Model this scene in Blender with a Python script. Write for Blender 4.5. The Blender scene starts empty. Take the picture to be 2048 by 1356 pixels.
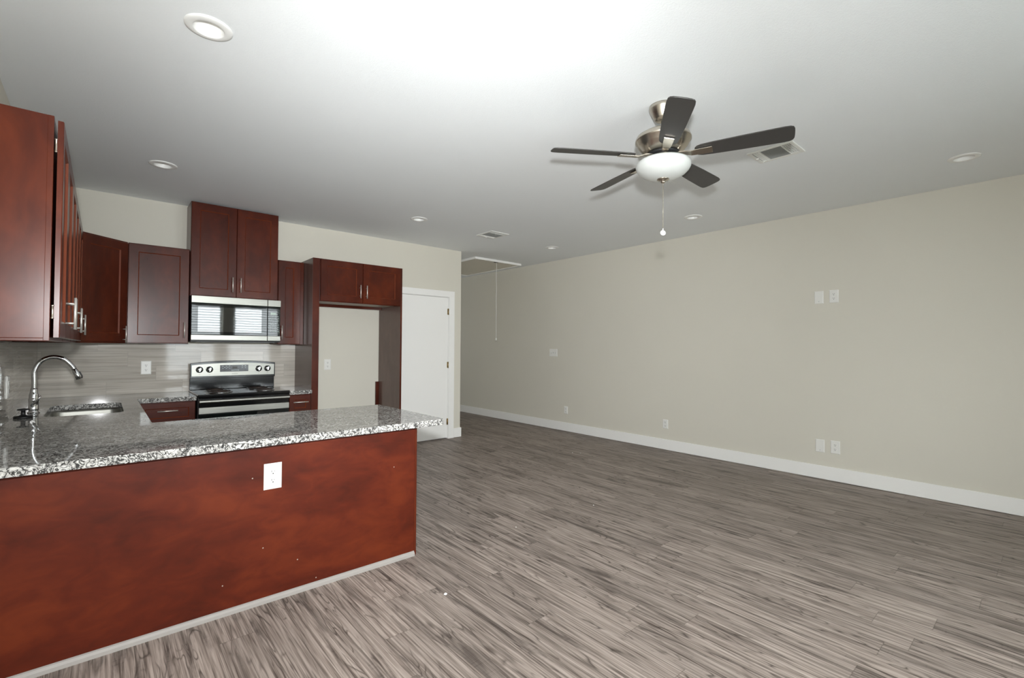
import bpy, bmesh, math, random
from mathutils import Vector, Matrix
random.seed(7)
S = bpy.context.scene
COL = S.collection
PI = math.pi

# ------------------------------------------------------------------ camera
YAW, PITCH, ROLL = 0.7148, 0.0171, 0.0061
CAM = Vector((-1.6538, -6.1406, 1.4104))
F_PX = 943.4822
fw = Vector((math.sin(YAW)*math.cos(PITCH), math.cos(YAW)*math.cos(PITCH), math.sin(PITCH)))
r0 = Vector((math.cos(YAW), -math.sin(YAW), 0)); u0 = r0.cross(fw)
rv = r0*math.cos(ROLL) + u0*math.sin(ROLL); uv = -r0*math.sin(ROLL) + u0*math.cos(ROLL)
cd = bpy.data.cameras.new('camera'); cam = bpy.data.objects.new('camera', cd); COL.objects.link(cam)
cd.sensor_fit = 'HORIZONTAL'; cd.sensor_width = 36.0; cd.lens = F_PX/2048*36.0
cd.clip_start = 0.02; cd.clip_end = 200
cam.matrix_world = Matrix(((rv.x, uv.x, -fw.x, CAM.x), (rv.y, uv.y, -fw.y, CAM.y), (rv.z, uv.z, -fw.z, CAM.z), (0, 0, 0, 1)))
S.camera = cam

# ------------------------------------------------------------------ view, world, lights
S.view_settings.view_transform = 'Standard'
S.view_settings.look = 'None'
S.view_settings.gamma = 1.0
S.view_settings.use_curve_mapping = False
S.view_settings.exposure = 0.21
S.cycles.use_denoising = True
S.cycles.max_bounces = 10
S.cycles.diffuse_bounces = 6
S.cycles.sample_clamp_indirect = 8.0

W = bpy.data.worlds.new('daylight'); S.world = W; W.use_nodes = True
W.node_tree.nodes['Background'].inputs[0].default_value = (0.80, 0.90, 1.0, 1)
W.node_tree.nodes['Background'].inputs[1].default_value = 1.0

H = 2.914            # ceiling
X0 = -2.115          # wall behind the sink
XR = 4.266           # long plain wall
XE = 2.604           # where the kitchen wall stops at the hall
YB = -7.6            # window wall behind the photographer
YH = 5.2             # end of the hall
WINS = [(-0.55, 0.50), (0.71, 1.76)]
WZ0, WZ1 = 0.75, 2.38

def area(name, loc, rot, sx, sy, power, color):
    l = bpy.data.lights.new(name, 'AREA'); l.shape = 'RECTANGLE'; l.size = sx; l.size_y = sy
    l.energy = power; l.color = color
    o = bpy.data.objects.new(name, l); COL.objects.link(o); o.location = loc; o.rotation_euler = rot
    return o
for a, b in WINS:    # daylight standing outside each window
    area('window_daylight', ((a+b)/2, YB-0.32, (WZ0+WZ1)/2), (PI/2, 0, 0), b-a+0.2, WZ1-WZ0+0.2, 95, (0.90, 0.97, 1.0))
HW = (2.95, 3.95)    # added window at the unseen hall end, there to light the hall
area('window_daylight', ((HW[0]+HW[1])/2, YH+0.40, 1.5), (-PI/2, 0, 0), 1.2, 1.6, 17, (0.95, 0.98, 1.0))  # added lamp beyond the made-up hall window, brightens hall walls and ceiling
# the photographer's flash on the camera, whose shadow of the fan falls on the ceiling: a wide wash and a forward beam
FLASH = Vector((-1.69, -6.20, 1.66))
for nm, ang, tilt, pan, e in (('flash_wash', 150, -0.14, 0.12, 268), ('flash_beam', 82, 0.05, 0.12, 365)):
    fl = bpy.data.lights.new(nm, 'SPOT'); fl.energy = e; fl.color = (0.975, 1.0, 1.015)
    fl.shadow_soft_size = 0.05; fl.spot_size = math.radians(ang); fl.spot_blend = 1.0
    fo = bpy.data.objects.new(nm, fl); COL.objects.link(fo); fo.location = FLASH
    az = math.atan2(fw.y, fw.x) + pan
    fo.rotation_euler = Vector((math.cos(az)*math.cos(tilt), math.sin(az)*math.cos(tilt), math.sin(tilt))).to_track_quat('-Z', 'Y').to_euler()
fl = bpy.data.lights.new('flash_dome', 'POINT'); fl.energy = 40; fl.color = (0.975, 1.0, 1.015); fl.shadow_soft_size = 0.05
fo = bpy.data.objects.new('flash_dome', fl); COL.objects.link(fo); fo.location = FLASH

# ------------------------------------------------------------------ materials
def srgb(r, g, b):
    f = lambda c: (c/255/12.92) if c/255 <= 0.04045 else ((c/255+0.055)/1.055)**2.4
    return (f(r), f(g), f(b), 1)
class NT:
    """small helper round a node tree"""
    def __init__(s, name):
        s.m = bpy.data.materials.new(name); s.m.use_nodes = True
        s.t = s.m.node_tree; s.b = s.t.nodes['Principled BSDF']
    def n(s, typ, **kw):
        nd = s.t.nodes.new(typ)
        for k, v in kw.items():
            if k.startswith('i_'):
                key = k[2:]; key = int(key) if key.isdigit() else key.replace('_', ' ')
                s.set(nd.inputs[key], v)
            else: setattr(nd, k, v)
        return nd
    def set(s, sock, v):
        if isinstance(v, bpy.types.NodeSocket): s.t.links.new(v, sock)
        else: sock.default_value = v
    def math(s, op, a, b=0.0, c=None):
        nd = s.t.nodes.new('ShaderNodeMath'); nd.operation = op
        s.set(nd.inputs[0], a); s.set(nd.inputs[1], b)
        if c is not None: s.set(nd.inputs[2], c)
        return nd.outputs[0]
    def mix(s, fac, a, b, blend='MIX'):
        nd = s.t.nodes.new('ShaderNodeMix'); nd.data_type = 'RGBA'; nd.blend_type = blend
        s.set(nd.inputs[0], fac); s.set(nd.inputs[6], a); s.set(nd.inputs[7], b)
        return nd.outputs[2]
    def ramp(s, fac, pts):
        nd = s.t.nodes.new('ShaderNodeValToRGB'); e = nd.color_ramp.elements
        while len(e) < len(pts): e.new(0.5)
        for q, (p, c) in zip(e, pts): q.position = p; q.color = c if len(c) == 4 else (*c, 1)
        s.set(nd.inputs[0], fac); return nd.outputs[0]
    def coord(s, scale=(1, 1, 1), kind='Object', loc=(0, 0, 0)):
        tc = s.t.nodes.new('ShaderNodeTexCoord'); mp = s.t.nodes.new('ShaderNodeMapping')
        mp.inputs['Scale'].default_value = scale; mp.inputs['Location'].default_value = loc
        s.t.links.new(tc.outputs[kind], mp.inputs[0]); return mp.outputs[0]
    def noise(s, vec, scale, detail=3, rough=0.5, dist=0.0):
        nd = s.n('ShaderNodeTexNoise'); s.set(nd.inputs['Vector'], vec)
        nd.inputs['Scale'].default_value = scale; nd.inputs['Detail'].default_value = detail
        nd.inputs['Roughness'].default_value = rough; nd.inputs['Distortion'].default_value = dist
        return nd.outputs['Fac']
    def bump(s, h, strength, dist=0.01):
        nd = s.n('ShaderNodeBump'); nd.inputs['Strength'].default_value = strength; nd.inputs['Distance'].default_value = dist
        s.set(nd.inputs['Height'], h); s.t.links.new(nd.outputs[0], s.b.inputs['Normal'])
    def out(s, color=None, rough=None, metal=None, spec=None, coat=None, coat_rough=None):
        for k, v in (('Base Color', color), ('Roughness', rough), ('Metallic', metal), ('Specular IOR Level', spec), ('Coat Weight', coat), ('Coat Roughness', coat_rough)):
            if v is not None: s.set(s.b.inputs[k], v)
        return s.m
def plain(name, color, rough=0.5, metal=0.0, spec=0.5, coat=0.0, coat_rough=0.1, var=0.04, vscale=6.0):
    t = NT(name)
    n = t.noise(t.coord(), vscale, 3)
    k = t.math('MULTIPLY_ADD', n, 2*var, 1-var)
    c = t.mix(1.0, color, t.n('ShaderNodeCombineColor', i_0=k, i_1=k, i_2=k).outputs[0], 'MULTIPLY')
    return t.out(c, rough, metal, spec, coat, coat_rough)
def paint(name, color, rough, bs, bstr, spec=0.3):
    t = NT(name); v = t.coord(kind='Object')
    n = t.noise(v, bs, 4, 0.6)
    big = t.noise(v, 1.3, 2)
    k = t.math('MULTIPLY_ADD', big, 0.04, 0.98)
    c = t.mix(1.0, color, t.n('ShaderNodeCombineColor', i_0=k, i_1=k, i_2=k).outputs[0], 'MULTIPLY')
    t.bump(n, bstr, 0.004)
    return t.out(c, rough, spec=spec)
M = {}
M['wall'] = paint('greige_wall_paint', srgb(214, 210, 198), 0.7, 160, 0.15)
M['ceiling'] = paint('ceiling_paint', srgb(238, 241, 242), 0.85, 120, 0.35)
M['trim'] = paint('white_trim_paint', srgb(242, 241, 238), 0.4, 60, 0.03, 0.5)
M['door'] = paint('white_door_paint', srgb(242, 241, 238), 0.45, 60, 0.03, 0.5)
M['plastic'] = plain('white_plastic', srgb(231, 230, 225), 0.35, var=0.01)
M['blind'] = plain('white_vinyl_blind', srgb(225, 230, 228), 0.5, var=0.01)
M['slot'] = plain('dark_slot', srgb(32, 31, 30), 0.6)
M['satin'] = plain('satin_nickel', srgb(232, 228, 220), 0.38, 0.75, var=0.02, vscale=40)
M['nickel'] = plain('brushed_nickel', srgb(196, 188, 176), 0.26, 1.0, var=0.03, vscale=40)
M['chrome'] = plain('polished_chrome', srgb(222, 224, 226), 0.10, 1.0, var=0.01)
M['brass'] = plain('dull_brass', srgb(172, 152, 112), 0.35, 1.0)
M['black'] = plain('black_enamel', srgb(14, 14, 15), 0.12, 0, 0.5)
M['blackmat'] = plain('black_plastic', srgb(22, 22, 23), 0.5)
M['rubber'] = plain('black_rubber', srgb(16, 16, 17), 0.45)
M['coil'] = plain('grey_coil', srgb(72, 62, 58), 0.5, 0.6)
M['opal'] = plain('opal_glass', srgb(200, 203, 200), 0.22, 0, 0.5, var=0.005)
M['blade'] = plain('charcoal_fan_blade', srgb(58, 56, 54), 0.42, 0, 0.45, var=0.06, vscale=30)
M['louvre'] = plain('grey_vent_louvre', srgb(186, 187, 183), 0.5, var=0.01)
M['vent'] = plain('white_vent_metal', srgb(232, 232, 227), 0.45, var=0.01)
M['duct'] = plain('grey_duct', srgb(120, 121, 118), 0.7)
M['bottomply'] = plain('pale_cabinet_underside', srgb(168, 158, 146), 0.45, var=0.05)
M['can'] = plain('white_can_reflector', srgb(240, 240, 237), 0.35, var=0.005)
M['hatch'] = paint('hatch_board_paint', srgb(222, 217, 203), 0.6, 40, 0.1)
M['base'] = plain('pale_grey_quarter_round', srgb(150, 145, 140), 0.5, var=0.06, vscale=20)
M['chip'] = plain('white_crumb', srgb(240, 240, 236), 0.6)
M['display'] = plain('dark_display_glass', srgb(38, 38, 42), 0.15)
M['legend'] = plain('pale_key_printing', srgb(176, 190, 188), 0.4)
M['lcd'] = plain('pale_display', srgb(190, 205, 196), 0.3)
M['ink'] = plain('grey_ink', srgb(84, 84, 82), 0.5)
M['gasket'] = plain('black_gap', srgb(10, 9, 9), 0.8)

def steel(name, axis):
    t = NT(name); sc = [300, 300, 300]; sc[axis] = 3
    n = t.noise(t.coord(tuple(sc)), 1.0, 2)
    c = t.ramp(n, [(0.3, srgb(146, 146, 140)), (0.7, srgb(166, 165, 158))])
    r = t.math('MULTIPLY_ADD', n, 0.12, 0.30)
    t.bump(n, 0.03, 0.001)
    return t.out(c, r, 1.0)
M['steel'] = steel('stainless_steel', 0)
M['sinksteel'] = steel('satin_sink_steel', 1)

def dark_glass(nm='black_oven_glass', spec=0.4, coat=0.12):
    t = NT(nm)
    n = t.noise(t.coord(), 3.0, 2)
    c = t.ramp(n, [(0, srgb(12, 16, 15)), (1, srgb(18, 23, 22))])
    t.bump(t.noise(t.coord((1, 1, 1)), 7.0, 1), 0.02, 0.01)
    return t.out(c, 0.03, 0, spec, coat, 0.02)
M['glass'] = dark_glass()
M['doorglass'] = dark_glass('black_door_window_glass', 0.9, 0.55)
M['woodedge'] = plain('highlit_sanded_cherry_edge', srgb(112, 52, 29), 0.35, var=0.05, vscale=20)  # lighter chamfer colour: painted edge highlights along with some sanded wear

def wood(name, grain, dark, mid, light, rough=0.28, coat=0.22, big=2.2, spec=0.2):
    """stained cherry: soft cloudy stain plus fine grain along one axis (0 x, 1 y, 2 z)"""
    t = NT(name)
    sc = [1, 1, 1]
    g1 = [70, 70, 70]; g1[grain] = 3.0
    g2 = [9, 9, 9]; g2[grain] = 2.0
    cloud = t.noise(t.coord(tuple(1 if i != grain else 0.55 for i in range(3))), big, 4, 0.55, 0.6)
    fine = t.noise(t.coord(tuple(g1)), 1.0, 4, 0.6, 0.4)
    wavy = t.noise(t.coord(tuple(g2)), 1.0, 5, 0.65, 1.6)
    sm = t.noise(t.coord(tuple(1 if i != grain else 0.5 for i in range(3))), big*3.2, 3, 0.6, 0.9)
    cloud = t.math('ADD', t.math('MULTIPLY', cloud, 0.62), t.math('MULTIPLY', sm, 0.38))
    c1 = t.ramp(cloud, [(0.34, dark), (0.5, mid), (0.66, light)])
    k = t.math('MULTIPLY_ADD', fine, 0.07, 0.965)
    k = t.math('MULTIPLY', k, t.math('MULTIPLY_ADD', wavy, 0.09, 0.955))
    c = t.mix(1.0, c1, t.n('ShaderNodeCombineColor', i_0=k, i_1=k, i_2=k).outputs[0], 'MULTIPLY')
    r = t.math('MULTIPLY_ADD', cloud, 0.04, rough-0.02)
    t.bump(fine, 0.02, 0.002)
    return t.out(c, r, 0, spec, coat, 0.24)
WD, WM, WL = srgb(58, 20, 9), srgb(76, 28, 13), srgb(95, 39, 18)
M['wood'] = wood('cherry_stained_wood', 2, WD, WM, WL)
M['woodh'] = wood('cherry_stained_wood_horizontal', 0, WD, WM, WL)
M['panel'] = wood('cherry_stained_plywood', 0, srgb(60, 19, 7), srgb(80, 27, 11), srgb(96, 37, 15), 0.45, 0.0, 3.4, 0.2)
M['gable'] = wood('cherry_laminate', 2, srgb(84, 62, 54), srgb(92, 69, 60), srgb(99, 75, 66), 0.26, 0.5)

def granite():
    """white blotches crossed by wavy black veins, with grey islands"""
    t = NT('speckled_granite'); v = t.coord()
    def ridge(scale, dist, lo, hi, det=2):
        n = t.noise(v, scale, det, 0.5, dist)
        return t.ramp(t.math('ABSOLUTE', t.math('SUBTRACT', n, 0.5)), [(lo, (1, 1, 1)), (hi, (0, 0, 0))])
    r1 = ridge(31, 1.2, 0.020, 0.055); r2 = ridge(50, 1.0, 0.014, 0.046)
    gate = t.ramp(t.noise(v, 17, 2), [(0.40, (0, 0, 0)), (0.56, (1, 1, 1))])
    vein = t.math('MAXIMUM', r1, t.math('MULTIPLY', r2, gate))
    isl = t.ramp(t.noise(v, 44, 3, 0.6, 0.6), [(0.60, (0, 0, 0)), (0.68, (1, 1, 1))])
    base = t.ramp(t.noise(v, 70, 3, 0.6), [(0.34, srgb(146, 144, 140)), (0.50, srgb(190, 188, 184)), (0.66, srgb(222, 221, 216))])
    c = t.mix(t.math('MULTIPLY', isl, 0.85), base, srgb(92, 90, 88))
    c = t.mix(t.math('MULTIPLY', vein, 0.94), c, srgb(20, 20, 22))
    big = t.ramp(t.noise(v, 7, 3), [(0.42, (0, 0, 0)), (0.66, (0.25, 0.25, 0.25))])
    c = t.mix(big, c, srgb(104, 102, 100))
    return t.out(c, 0.035, 0, 0.5, 0.1, 0.02)
M['granite'] = granite()

def tile(axis):
    """grey striated stone tile in 15 x 60 cm running bond; axis = horizontal coordinate used (0 x, 1 y)"""
    t = NT('grey_striated_stone_tile')
    tc = t.n('ShaderNodeTexCoord'); sp = t.n('ShaderNodeSeparateXYZ'); t.t.links.new(tc.outputs['Object'], sp.inputs[0])
    u = sp.outputs[axis]; z = t.math('ADD', sp.outputs[2], 0.022)
    row = t.math('FLOOR', t.math('DIVIDE', z, 0.15))
    off = t.math('MULTIPLY', t.math('FRACT', t.math('MULTIPLY', row, 0.37)), 0.62)
    uu = t.math('ADD', u, off)
    col = t.math('FLOOR', t.math('DIVIDE', uu, 0.62))
    fz = t.math('FRACT', t.math('DIVIDE', z, 0.15)); fu = t.math('FRACT', t.math('DIVIDE', uu, 0.62))
    def near(f, w):
        return t.math('LESS_THAN', t.math('MINIMUM', f, t.math('SUBTRACT', 1.0, f)), w)
    gr = t.math('MAXIMUM', near(fz, 0.010), near(fu, 0.0024))
    cid = t.n('ShaderNodeCombineXYZ', i_0=row, i_1=col)
    wn = t.n('ShaderNodeTexWhiteNoise'); t.t.links.new(cid.outputs[0], wn.inputs[0])
    sh = t.math('MULTIPLY', wn.outputs['Value'], 7.0)
    vec = t.n('ShaderNodeCombineXYZ', i_0=t.math('MULTIPLY', u, 2.2), i_1=sh, i_2=t.math('MULTIPLY', z, 90.0)).outputs[0]
    s1 = t.noise(vec, 1.0, 4, 0.6, 0.3)
    vec2 = t.n('ShaderNodeCombineXYZ', i_0=t.math('MULTIPLY', u, 1.0), i_1=sh, i_2=t.math('MULTIPLY', z, 22.0)).outputs[0]
    s2 = t.noise(vec2, 1.0, 3, 0.5, 0.5)
    s = t.math('ADD', t.math('MULTIPLY', s1, 0.6), t.math('MULTIPLY', s2, 0.4))
    c = t.ramp(s, [(0.30, srgb(158, 150, 140)), (0.5, srgb(192, 185, 175)), (0.68, srgb(210, 204, 195))])
    k = t.math('MULTIPLY_ADD', wn.outputs['Value'], 0.22, 0.86)
    c = t.mix(1.0, c, t.n('ShaderNodeCombineColor', i_0=k, i_1=k, i_2=k).outputs[0], 'MULTIPLY')
    c = t.mix(gr, c, srgb(172, 166, 158))
    t.bump(t.math('SUBTRACT', 1.0, gr), 0.25, 0.002)
    return t.out(c, 0.06, 0, 0.32, 0.08, 0.03)
M['tilex'] = tile(0); M['tiley'] = tile(1)

def floor_mat():
    """weathered grey-brown vinyl planks running along y"""
    t = NT('weathered_plank_floor')
    tc = t.n('ShaderNodeTexCoord'); sp = t.n('ShaderNodeSeparateXYZ'); t.t.links.new(tc.outputs['Object'], sp.inputs[0])
    x, y = sp.outputs[0], sp.outputs[1]
    PW, PL = 0.152, 1.22
    row = t.math('FLOOR', t.math('DIVIDE', x, PW))
    w1 = t.n('ShaderNodeTexWhiteNoise', noise_dimensions='1D'); t.set(w1.inputs['W'], row)
    yy = t.math('ADD', y, t.math('MULTIPLY', w1.outputs['Value'], PL))
    col = t.math('FLOOR', t.math('DIVIDE', yy, PL))
    cid = t.n('ShaderNodeCombineXYZ', i_0=row, i_1=col)
    wn = t.n('ShaderNodeTexWhiteNoise'); t.t.links.new(cid.outputs[0], wn.inputs[0])
    rnd = wn.outputs['Value']
    fx = t.math('FRACT', t.math('DIVIDE', x, PW)); fy = t.math('FRACT', t.math('DIVIDE', yy, PL))
    def near(f, w): return t.math('LESS_THAN', t.math('MINIMUM', f, t.math('SUBTRACT', 1.0, f)), w)
    seam = t.math('MAXIMUM', near(fx, 0.010), near(fy, 0.0016))
    sh = t.math('MULTIPLY', rnd, 31.0)
    # cathedral grain: rings of a stretched, warped field
    vec = t.n('ShaderNodeCombineXYZ', i_0=t.math('MULTIPLY', x, 11.0), i_1=t.math('MULTIPLY', y, 1.5), i_2=sh).outputs[0]
    fld = t.noise(vec, 1.0, 2, 0.45, 0.5)
    rings = t.math('FRACT', t.math('MULTIPLY', fld, 10.0))
    ring = t.math('ABSOLUTE', t.math('SUBTRACT', rings, 0.5))         # 0..0.5
    ringd = t.ramp(ring, [(0.0, (1, 1, 1)), (0.07, (0.5, 0.5, 0.5)), (0.17, (0, 0, 0))])
    vecb = t.n('ShaderNodeCombineXYZ', i_0=t.math('MULTIPLY', x, 16.0), i_1=t.math('MULTIPLY', y, 2.2), i_2=t.math('ADD', sh, 5.0)).outputs[0]
    gate = t.ramp(t.noise(vecb, 1.0, 2), [(0.46, (0, 0, 0)), (0.60, (1, 1, 1))])
    # fine streaks
    vec2 = t.n('ShaderNodeCombineXYZ', i_0=t.math('MULTIPLY', x, 95.0), i_1=t.math('MULTIPLY', y, 2.4), i_2=sh).outputs[0]
    fine = t.noise(vec2, 1.0, 4, 0.55, 0.35)
    # smoky dark stains along the plank
    vec3 = t.n('ShaderNodeCombineXYZ', i_0=t.math('MULTIPLY', x, 20.0), i_1=t.math('MULTIPLY', y, 1.5), i_2=t.math('ADD', sh, 11.0)).outputs[0]
    smoke = t.ramp(t.noise(vec3, 1.0, 4, 0.6, 0.8), [(0.53, (0, 0, 0)), (0.70, (1, 1, 1))])
    # saw marks across the grain
    vec4 = t.n('ShaderNodeCombineXYZ', i_0=t.math('MULTIPLY', x, 6.0), i_1=t.math('MULTIPLY', y, 110.0), i_2=sh).outputs[0]
    saw = t.ramp(t.noise(vec4, 1.0, 2), [(0.55, (0, 0, 0)), (0.75, (1, 1, 1))])
    base = t.ramp(fine, [(0.28, srgb(86, 76, 70)), (0.42, srgb(134, 122, 114)), (0.66, srgb(174, 161, 152))])
    k = t.math('MULTIPLY_ADD', rnd, 0.26, 0.84)
    c = t.mix(1.0, base, t.n('ShaderNodeCombineColor', i_0=k, i_1=k, i_2=k).outputs[0], 'MULTIPLY')
    c = t.mix(t.math('MULTIPLY', t.math('MULTIPLY', ringd, gate), 0.80), c, srgb(52, 44, 39))
    c = t.mix(t.math('MULTIPLY', smoke, 0.74), c, srgb(62, 54, 50))
    c = t.mix(t.math('MULTIPLY', t.math('MULTIPLY', saw, smoke), 0.45), c, srgb(58, 50, 46))
    # knots
    vk = t.n('ShaderNodeCombineXYZ', i_0=t.math('MULTIPLY', x, 6.6), i_1=t.math('MULTIPLY', y, 2.0), i_2=sh).outputs[0]
    vo = t.n('ShaderNodeTexVoronoi', feature='F1'); t.t.links.new(vk, vo.inputs['Vector']); vo.inputs['Scale'].default_value = 0.85
    kn = t.ramp(vo.outputs['Distance'], [(0.04, (1, 1, 1)), (0.10, (0, 0, 0))])
    c = t.mix(t.math('MULTIPLY', kn, 0.6), c, srgb(56, 46, 40))
    vec5 = t.n('ShaderNodeCombineXYZ', i_0=t.math('MULTIPLY', x, 150.0), i_1=t.math('MULTIPLY', y, 1.6), i_2=t.math('ADD', sh, 3.0)).outputs[0]
    line = t.ramp(t.noise(vec5, 1.0, 3, 0.6, 0.2), [(0.57, (0, 0, 0)), (0.64, (1, 1, 1))])
    c = t.mix(t.math('MULTIPLY', line, 0.55), c, srgb(60, 51, 45))
    c = t.mix(t.math('MULTIPLY', seam, 0.35), c, srgb(62, 55, 50))
    r = t.math('MULTIPLY_ADD', fine, 0.16, 0.36)
    t.bump(t.math('ADD', t.math('MULTIPLY', fine, 0.5), t.math('MULTIPLY', seam, -1.0)), 0.12, 0.002)
    return t.out(c, r, 0, 0.10)
M['floor'] = floor_mat()
def pane_mat():
    t = NT('window_glass'); m = t.m
    tr = t.n('ShaderNodeBsdfTransparent'); gl = t.n('ShaderNodeBsdfGlossy'); gl.inputs['Roughness'].default_value = 0.02
    mx = t.n('ShaderNodeMixShader'); mx.inputs[0].default_value = 0.06
    t.t.links.new(tr.outputs[0], mx.inputs[1]); t.t.links.new(gl.outputs[0], mx.inputs[2])
    o = [n for n in t.t.nodes if n.type == 'OUTPUT_MATERIAL'][0]; t.t.links.new(mx.outputs[0], o.inputs[0])
    t.t.nodes.remove(t.b); return m
M['pane'] = pane_mat()

# ------------------------------------------------------------------ mesh helpers
V = Vector
class MB:
    def __init__(s): s.v = []; s.f = []; s.sm = []
    def add(s, vs, fs, smooth=False):
        o = len(s.v); s.v += [V(p) for p in vs]
        for f in fs: s.f.append([o+i for i in f]); s.sm.append(smooth)
        return s
    def box(s, x0, x1, y0, y1, z0, z1):
        return s.add([(x0, y0, z0), (x1, y0, z0), (x1, y1, z0), (x0, y1, z0), (x0, y0, z1), (x1, y0, z1), (x1, y1, z1), (x0, y1, z1)],
                     [(0, 3, 2, 1), (4, 5, 6, 7), (0, 1, 5, 4), (1, 2, 6, 5), (2, 3, 7, 6), (3, 0, 4, 7)])
    def obox(s, c, a, b, n, la, lb, ln):
        """oriented box: centre c, unit axes a b n, full sizes"""
        c, a, b, n = V(c), V(a)*la/2, V(b)*lb/2, V(n)*ln/2
        vs = [c+i*a+j*b+k*n for k in (-1, 1) for (i, j) in ((-1, -1), (1, -1), (1, 1), (-1, 1))]
        return s.add(vs, [(0, 3, 2, 1), (4, 5, 6, 7), (0, 1, 5, 4), (1, 2, 6, 5), (2, 3, 7, 6), (3, 0, 4, 7)])
    def prism(s, pts, vec, smooth=False):
        """closed polygon pts (3D) pushed along vec"""
        n = len(pts); vec = V(vec); vs = [V(p) for p in pts] + [V(p)+vec for p in pts]
        s.add(vs, [list(range(n))[::-1], list(range(n, 2*n))])
        o = len(s.v)-2*n
        for i in range(n):
            j = (i+1) % n; s.f.append([o+i, o+j, o+n+j, o+n+i]); s.sm.append(smooth)
        return s
    def lathe(s, c, prof, axis=(0, 0, 1), seg=40, closed=False):
        """prof: list of (radius, height) about axis through c"""
        c = V(c); ax = V(axis).normalized(); t = V((1, 0, 0)) if abs(ax.x) < 0.9 else V((0, 1, 0))
        a = (t - ax*t.dot(ax)).normalized(); b = ax.cross(a); o = len(s.v); n = len(prof)
        for (r, h) in prof:
            for i in range(seg):
                q = 2*PI*i/seg; s.v.append(c + ax*h + (a*math.cos(q)+b*math.sin(q))*max(r, 1e-5))
        for k in range(n-1 if not closed else n):
            k2 = (k+1) % n
            for i in range(seg):
                j = (i+1) % seg; s.f.append([o+k*seg+i, o+k*seg+j, o+k2*seg+j, o+k2*seg+i]); s.sm.append(True)
        if not closed:
            if prof[0][0] > 1e-4: s.f.append([o+i for i in range(seg)][::-1]); s.sm.append(False)
            if prof[-1][0] > 1e-4: s.f.append([o+(n-1)*seg+i for i in range(seg)]); s.sm.append(False)
        return s
    def tube(s, pts, r, seg=14, caps=True):
        pts = [V(p) for p in pts]; rs = r if isinstance(r, (list, tuple)) else [r]*len(pts); o = len(s.v); n = len(pts)
        up = None
        for i, p in enumerate(pts):
            d = (pts[min(i+1, n-1)]-pts[max(i-1, 0)]).normalized()
            if up is None: up = V((0, 0, 1)) if abs(d.z) < 0.9 else V((1, 0, 0))
            a = (up - d*up.dot(d)).normalized(); b = d.cross(a); up = a
            for k in range(seg):
                q = 2*PI*k/seg; s.v.append(p+(a*math.cos(q)+b*math.sin(q))*rs[i])
        for i in range(n-1):
            for k in range(seg):
                j = (k+1) % seg; s.f.append([o+i*seg+k, o+i*seg+j, o+(i+1)*seg+j, o+(i+1)*seg+k]); s.sm.append(True)
        if caps:
            s.f.append([o+k for k in range(seg)][::-1]); s.sm.append(False)
            s.f.append([o+(n-1)*seg+k for k in range(seg)]); s.sm.append(False)
        return s
    def shaker(s, c, a, n, w, h, th=0.02, st=0.075, dep=0.010, ch=0.007):
        """framed door: c = centre of its back face, a = width direction, n = outward; panel recessed"""
        c, a, n = V(c), V(a), V(n); z = V((0, 0, 1))
        def ring(dw, out): return [c + a*(i*(w/2-dw)) + z*(j*(h/2-dw)) + n*out for i, j in ((-1, -1), (1, -1), (1, 1), (-1, 1))]
        rs = [ring(0, 0), ring(0, th-0.003), ring(0.003, th), ring(st, th), ring(st+ch, th-dep)]
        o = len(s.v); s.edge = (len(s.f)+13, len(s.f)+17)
        for r in rs: s.v += r
        flip = (a.cross(z)).dot(n) < 0
        def face(f): s.f.append([o+i for i in (f[::-1] if flip else f)]); s.sm.append(False)
        face([3, 2, 1, 0])
        for k in range(4):
            for i in range(4):
                j = (i+1) % 4; face([k*4+i, k*4+j, k*4+4+j, k*4+4+i])
        face([16, 17, 18, 19])
        return s
BASE = {}
def obj(name, mb, mat, parent=None, bevel=0.0, seg=2, base=None, kind=None):
    b = V(base) if base is not None else (BASE[parent.name] if parent else V((0, 0, 0)))
    me = bpy.data.meshes.new(name)
    me.from_pydata([tuple(p-b) for p in mb.v], [], mb.f)
    for p, q in zip(me.polygons, mb.sm): p.use_smooth = q
    bm = bmesh.new(); bm.from_mesh(me); bmesh.ops.recalc_face_normals(bm, faces=bm.faces); bm.to_mesh(me); bm.free()
    me.materials.append(M[mat] if isinstance(mat, str) else mat)
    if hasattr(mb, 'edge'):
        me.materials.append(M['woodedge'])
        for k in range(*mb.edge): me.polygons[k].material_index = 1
    o = bpy.data.objects.new(name, me); COL.objects.link(o)
    if parent: o.parent = parent
    else: o.location = b
    BASE[o.name] = b
    if bevel:
        m = o.modifiers.new('edge', 'BEVEL'); m.width = bevel; m.segments = seg; m.limit_method = 'ANGLE'; m.angle_limit = math.radians(40)
    if kind: o['kind'] = kind
    return o
def tag(o, label, cat, group=None):
    o['label'] = label; o['category'] = cat
    if group: o['group'] = group
    return o
def thing(name, loc, label, cat, group=None):
    o = bpy.data.objects.new(name, None); COL.objects.link(o); o.location = loc; o.empty_display_size = 0.1
    BASE[o.name] = V(loc); return tag(o, label, cat, group)
def dup(root, delta, label, group=None):
    r = root.copy(); COL.objects.link(r); r.location = root.location + V(delta); r['label'] = label
    if group: r['group'] = group
    for ch in list(root.children):
        c = ch.copy(); COL.objects.link(c); c.parent = r
        for g in ch.children:
            e = g.copy(); COL.objects.link(e); e.parent = c
    return r

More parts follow.
